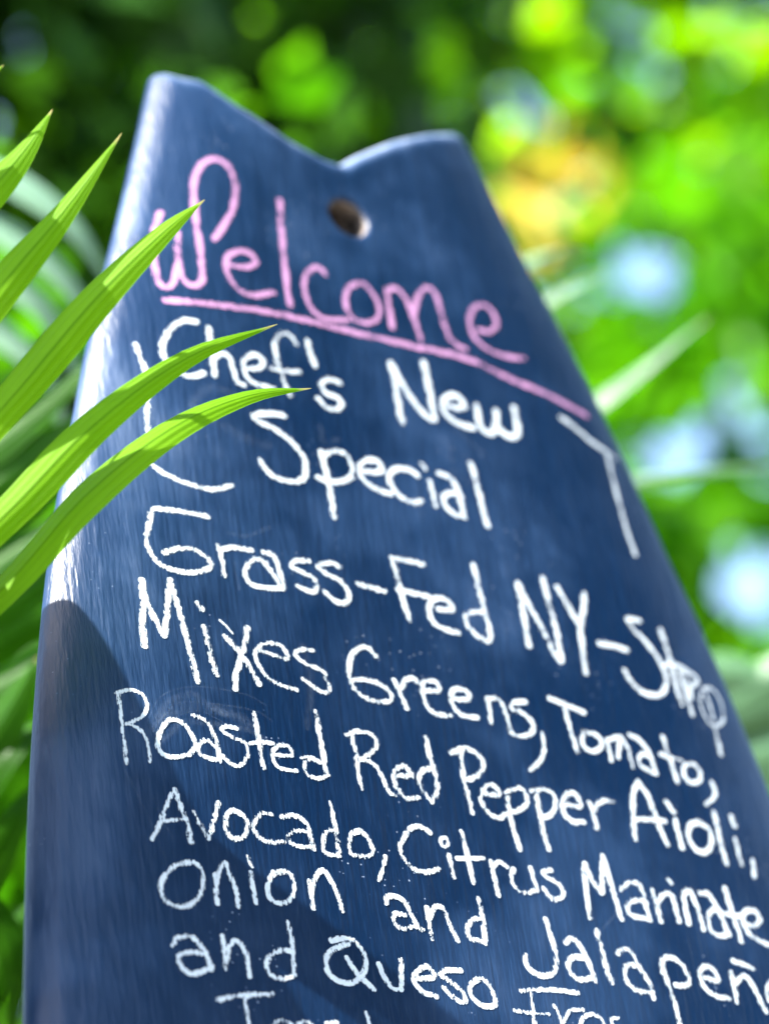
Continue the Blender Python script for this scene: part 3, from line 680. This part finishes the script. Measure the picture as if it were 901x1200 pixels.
word('chalk_word', 'white chalk word Aioli with a comma', [
    (O_, [(285, 345), (262, 400), (262, 480), (265, 560), (272, 612)]), (O_, [(285, 345), (330, 410), (360, 490), (390, 570), (422, 640)]), (O_, [(270, 520), (340, 522), (410, 530)], .9),
    (O_, [(415, 440), (450, 485)]), (O_, [(458, 525), (475, 600), (490, 655)]),
    (O_, [(570, 535), (530, 550), (520, 600), (550, 660), (600, 675), (630, 630), (615, 570), (570, 535)]),
    (O_, [(640, 490), (660, 580), (680, 660), (698, 728)]), (O_, [(722, 510), (735, 550)], 1.15), (O_, [(740, 615), (755, 680), (770, 730)]), (O_, [(822, 715), (828, 788)])], 9, M_WHITE)
word('chalk_word', 'white chalk word Avocado with a comma', [
    (P_, [(335, 545), (300, 620), (260, 720), (235, 775)], .85), (P_, [(340, 545), (370, 630), (400, 710), (415, 788)], 1.1), (P_, [(270, 690), (330, 685), (390, 680)], .8),
    (P_, [(430, 650), (460, 710), (500, 770)]), (P_, [(500, 772), (520, 700), (545, 605)]),
    (P_, [(610, 640), (580, 670), (580, 730), (610, 770), (660, 765), (680, 720), (665, 670), (620, 640)]),
    (Q_, [(70, 420), (30, 415), (-5, 450), (-10, 490), (20, 530), (70, 548), (130, 545)]),
    (Q_, [(120, 430), (180, 425), (230, 455), (255, 520), (270, 580)]), (Q_, [(245, 500), (190, 495), (150, 515), (160, 550), (210, 570), (265, 570)], .9),
    (Q_, [(347, 365), (360, 420), (375, 500), (385, 570), (390, 610)]), (Q_, [(375, 490), (330, 500), (315, 550), (325, 600), (390, 612)], .9),
    (Q_, [(490, 495), (450, 510), (435, 560), (450, 605), (510, 615), (545, 590), (530, 540), (490, 495)]), (Q_, [(605, 615), (595, 670), (575, 728)], .8)], 8, M_WHITE)
word('chalk_word', 'white chalk word Citrus', [
    (Q_, [(815, 505), (780, 480), (730, 480), (690, 530), (675, 580), (700, 640), (750, 680), (800, 690), (855, 675)]),
    (R_, [(65, 330), (95, 330), (98, 360), (75, 370), (64, 348), (66, 330)], .7), (R_, [(103, 410), (115, 460), (125, 512)]), (R_, [(160, 300), (180, 370), (200, 460), (218, 538)]), (R_, [(140, 425), (200, 425), (265, 425)], .85),
    (R_, [(300, 440), (315, 510), (335, 598)]), (R_, [(315, 460), (340, 440), (375, 465)], .9),
    (R_, [(405, 475), (395, 520), (420, 570), (470, 585), (510, 575)]), (R_, [(485, 470), (500, 520), (515, 575)]),
    (R_, [(580, 480), (545, 490), (560, 510), (610, 540), (640, 580), (620, 615), (580, 610), (545, 565)])], 8, M_WHITE)
word('chalk_word', 'white chalk word Marinate running to the edge', [
    (S_, [(28, 210), (40, 320), (50, 410), (58, 462)]), (S_, [(35, 210), (70, 290), (112, 345)]), (S_, [(115, 345), (115, 260), (118, 175)]), (S_, [(120, 175), (150, 280), (180, 380), (206, 468)]),
    (S_, [(205, 330), (240, 300), (285, 305), (310, 350), (325, 420), (340, 472)]), (S_, [(315, 385), (260, 385), (235, 415), (250, 450), (335, 470)]),
    (S_, [(350, 335), (370, 400), (392, 478)]), (S_, [(375, 400), (395, 360), (425, 345)]), (S_, [(433, 293)], .7), (S_, [(445, 360), (460, 420), (475, 478)]),
    (S_, [(495, 345), (505, 410), (522, 490)]), (S_, [(505, 345), (525, 335), (550, 390), (575, 460), (592, 518)]),
    (S_, [(570, 350), (610, 350), (645, 400), (680, 470), (705, 535)]), (S_, [(675, 440), (640, 425), (615, 460), (625, 520), (665, 548), (710, 540)]),
    (S_, [(690, 325), (715, 410), (745, 500), (768, 572)]), (S_, [(700, 445), (760, 455), (800, 430)], .9),
    (S_, [(780, 490), (830, 500), (855, 470), (835, 435), (795, 430), (775, 465), (800, 530), (850, 570), (900, 590)])], 8.8, M_WHITE)
word('chalk_word', 'white chalk word Onion', [
    (T_, [(240, 45), (180, 60), (130, 110), (115, 170), (140, 225), (200, 250), (265, 235), (310, 170), (310, 100), (280, 50), (225, 42)]),
    (T_, [(370, 100), (372, 170), (380, 235)]), (T_, [(375, 140), (395, 70), (418, 45), (440, 110), (465, 170), (478, 250)]),
    (T_, [(520, 20), (540, 58)], 1.1), (T_, [(535, 90), (545, 160), (562, 232)]),
    (T_, [(680, 90), (640, 100), (615, 150), (625, 210), (685, 235), (730, 205), (740, 140), (710, 90), (640, 90)]),
    (U_, [(10, 130), (20, 190), (28, 258)]), (U_, [(15, 190), (40, 110), (75, 80), (110, 130), (140, 190), (165, 272)])], 7.5, M_WHITE)
word('chalk_word', 'white chalk word and before Jalapeno', [
    (U_, [(370, 235), (375, 205), (420, 205), (460, 235), (490, 300), (530, 360)]), (U_, [(455, 290), (410, 285), (405, 320), (440, 355), (490, 345), (540, 355)]),
    (U_, [(560, 255), (570, 330), (585, 400)]), (U_, [(570, 310), (600, 250), (640, 265), (670, 340), (705, 412)]),
    (U_, [(800, 215), (820, 300), (830, 380), (835, 422)], 1.1), (U_, [(820, 310), (780, 310), (750, 350), (765, 400), (830, 415)])], 8, M_WHITE)
word('chalk_word', 'white chalk word Jalapeno with a tilde', [
    (V_, [(315, 310), (340, 390), (365, 480), (355, 555), (310, 575), (260, 560), (225, 520), (222, 480)]),
    (V_, [(410, 420), (440, 400), (480, 440), (520, 520), (550, 600)]), (V_, [(500, 490), (440, 490), (420, 530), (450, 580), (500, 595), (540, 580)]),
    (V_, [(555, 365), (580, 460), (605, 550), (625, 605)], 1.1),
    (V_, [(655, 470), (680, 450), (715, 465), (760, 540), (800, 610), (820, 680)]), (V_, [(750, 530), (700, 525), (685, 565), (710, 620), (760, 650), (815, 650)]),
    (W_, [(400, 540), (430, 630), (460, 720), (480, 800), (500, 880)]), (W_, [(400, 560), (400, 500), (440, 490), (490, 525), (525, 590), (510, 620), (460, 620)]),
    (W_, [(600, 585), (660, 600), (640, 550), (605, 530), (575, 560), (590, 620), (640, 665), (710, 680)]),
    (W_, [(730, 505), (770, 520), (820, 540)]), (W_, [(720, 560), (735, 630), (750, 698)]), (W_, [(740, 610), (780, 575), (815, 610), (850, 680), (885, 742)]),
    (W_, [(915, 600), (893, 630), (893, 680), (930, 710), (960, 680), (950, 620), (915, 600)])], 8.8, M_WHITE)
word('chalk_word', 'white chalk word and before Queso', [
    (T_, [(170, 430), (190, 400), (250, 390), (290, 420), (330, 480), (350, 545)]), (T_, [(310, 470), (250, 465), (200, 480), (210, 530), (260, 565), (320, 550), (355, 530)]),
    (T_, [(402, 390), (410, 460), (418, 540)]), (T_, [(420, 520), (440, 430), (465, 410), (500, 440), (520, 500), (530, 578)]),
    (T_, [(710, 325), (725, 400), (735, 480), (735, 560)]), (T_, [(725, 460), (680, 455), (630, 480), (610, 520), (630, 570), (690, 590), (740, 570)])], 7.8, M_WHITE)
word('chalk_word', 'white chalk word Queso', [
    (U_, [(110, 410), (170, 400), (230, 420), (270, 490), (265, 560), (220, 605), (160, 605), (105, 570), (85, 510), (110, 460), (190, 425)]), (U_, [(185, 490), (230, 560), (312, 638)]),
    (U_, [(335, 520), (360, 580), (400, 630), (440, 638)]), (U_, [(440, 500), (440, 570), (442, 636)]),
    (U_, [(510, 590), (595, 580), (560, 530), (510, 560), (500, 600), (540, 650), (605, 672)]),
    (U_, [(720, 550), (650, 550), (625, 570), (680, 610), (735, 660), (735, 700), (690, 680), (640, 630)]),
    (U_, [(800, 590), (765, 620), (770, 670), (820, 715), (880, 710), (865, 640), (830, 595), (795, 590)])], 8, M_WHITE)
word('chalk_word', 'white chalk word cut by the lower edge at the right', [
    (V_, [(200, 645), (330, 640), (465, 655)]), (V_, [(245, 650), (255, 720), (268, 830), (275, 890)]), (V_, [(170, 738), (250, 750), (330, 755)], .8),
    (V_, [(355, 715), (380, 760), (400, 860), (405, 890)], .8), (V_, [(395, 800), (430, 740), (490, 735)], .8),
    (V_, [(475, 830), (490, 775), (535, 755), (580, 785), (590, 830), (490, 850), (520, 900), (590, 920)], .9), (V_, [(655, 772), (620, 785), (650, 830), (690, 870), (660, 900)], .8)], 7.5, M_WHITE)
word('chalk_word', 'white chalk word cut by the lower edge at the left', [
    (T_, [(385, 690), (450, 672), (540, 665), (635, 660)], 1.1), (T_, [(510, 690), (520, 760), (530, 830), (542, 920)], .8),
    (T_, [(680, 780), (645, 800), (640, 850), (680, 900), (730, 890), (740, 830), (700, 785), (680, 780)], .9), (T_, [(760, 800), (800, 790), (840, 830), (860, 900)], .9),
    (U_, [(90, 800), (140, 795), (110, 830), (150, 880)], .9), (U_, [(275, 750), (290, 800), (305, 900)], .9)], 7.5, M_WHITE)
# wiped arcs and ghosts of old writing
sm = []
rs = random.Random(5)
for i in range(6):
    y0 = 804 + i * 8 + rs.uniform(-3, 3); x0 = 168 + rs.uniform(-4, 8) + 4 * i; x1 = 285 + rs.uniform(-25, 40)
    sm.append((None, [(x0, y0 + 40 - 3 * i), (x0 + 18, y0 + 10), (225 + rs.uniform(-8, 8), y0), (x1 - 25, y0 + 9), (x1, y0 + 22)], (.35, 1.9, .5, 2.6, .3, 1.5)[i]))
sm += [(None, [(225, 470), (245, 455), (270, 460)], 2.2), (None, [(230, 480), (255, 495), (280, 510), (310, 520)], 3.), (None, [(268, 625), (290, 628), (315, 618)], .9),
       (None, [(375, 500), (380, 520), (395, 515)], 1.6), (None, [(535, 505), (565, 530)], 1.4), (None, [(275, 660), (280, 690)], .8),
       (None, [(178, 930), (190, 960), (205, 985)], .4), (None, [(148, 905), (175, 960), (195, 1010)], .45), (None, [(75, 850), (110, 828), (148, 815)], .4),
       (None, [(360, 850), (365, 800), (355, 760)], 2.), (None, [(700, 1095), (740, 1050)], .6)]
for q in sm: word('chalk_smudge', None, [q], 9, M_SMEAR, lift=.0001, n=8)

# ------------------------------------------------------------------ broad leaf added out of frame, shaped to shade the board's lower left
def on_board(px, py, out):
    u, v = surf(px, py); h = float(height(np.array(u), np.array(v)))
    return CAM + w(O0 + BR * u + BU * v + BN * h) + SUN * out
SH = [(52, 716), (66, 704), (88, 706), (118, 742), (150, 798), (190, 872), (228, 950), (262, 1022), (330, 1140), (400, 1270), (470, 1400)]
EDG = catmull([on_board(*p, .30) for p in SH], 4)
edn = nrm(EDG[-9] - EDG[12]); across = nrm(np.cross(edn, SUN))
if across.dot(w(-BR)) < 0: across = -across
bb = ground_under(-760, 1500, 1.6)
bplant = thing('shade_caster_plant', 'unseen broad leaved plant added left of the board to shade its lower edge', 'plant', bb)
Vb, Fb, Ub = [], [], []
nL = len(EDG)
for i in range(nL):
    s_ = i / (nL - 1); wd_ = .62 * min(1, (s_ + .06) / .2) ** .5 * min(1, (1.02 - s_) / .08) ** .5
    for k in range(11):
        x = k / 10; Vb.append(EDG[i] + across * wd_ * x + edn * .52 * s_ * x + SUN * .05 * math.sin(math.pi * x) - bb); Ub.append((s_ * .9, x))
for i in range(nL - 1):
    for k in range(10):
        q = i * 11 + k; Fb.append((q, q + 1, q + 12, q + 11))
mesh_obj('leaf', Vb, Fb, M_CASTER, bplant, uvs=Ub)
tipm = EDG[-1] + across * .12 - bb
st = catmull([(0, 0, -.05), (.0, .02, .35), tipm * np.array((.6, .6, .9)), tipm], 6)
v, f = tube(st, np.linspace(.03, .01, len(st))); mesh_obj('stem', v, f, M_STEM, bplant)

# yellow blossoms on the lime tree
for i, (px, py, d, r) in enumerate([(660, 208, 7.9, .13), (634, 224, 7.9, .10), (686, 222, 7.9, .10), (662, 236, 7.85, .12), (648, 290, 7.9, .06)]):
    c = at(px, py, d) - np.array(lime.location); V, Fc = [], []
    rg = np.random.default_rng(50 + i)
    for k in range(9):
        a = 2 * math.pi * k / 9; dr = w((math.cos(a), math.sin(a), -.1 - .3 * (k % 2))) + SUN * .25; sd = w((-math.sin(a), math.cos(a), .3)); up = w((0, 0, -1))
        b = len(V); V += [c, c + dr * r * .6 + sd * r * .4 + up * .01, c + dr * r * 1.1, c + dr * r * .6 - sd * r * .4 + up * .01]; Fc.append((b, b + 1, b + 2, b + 3))
    mesh_obj('blossom', V, Fc, M_YELLOW, lime)
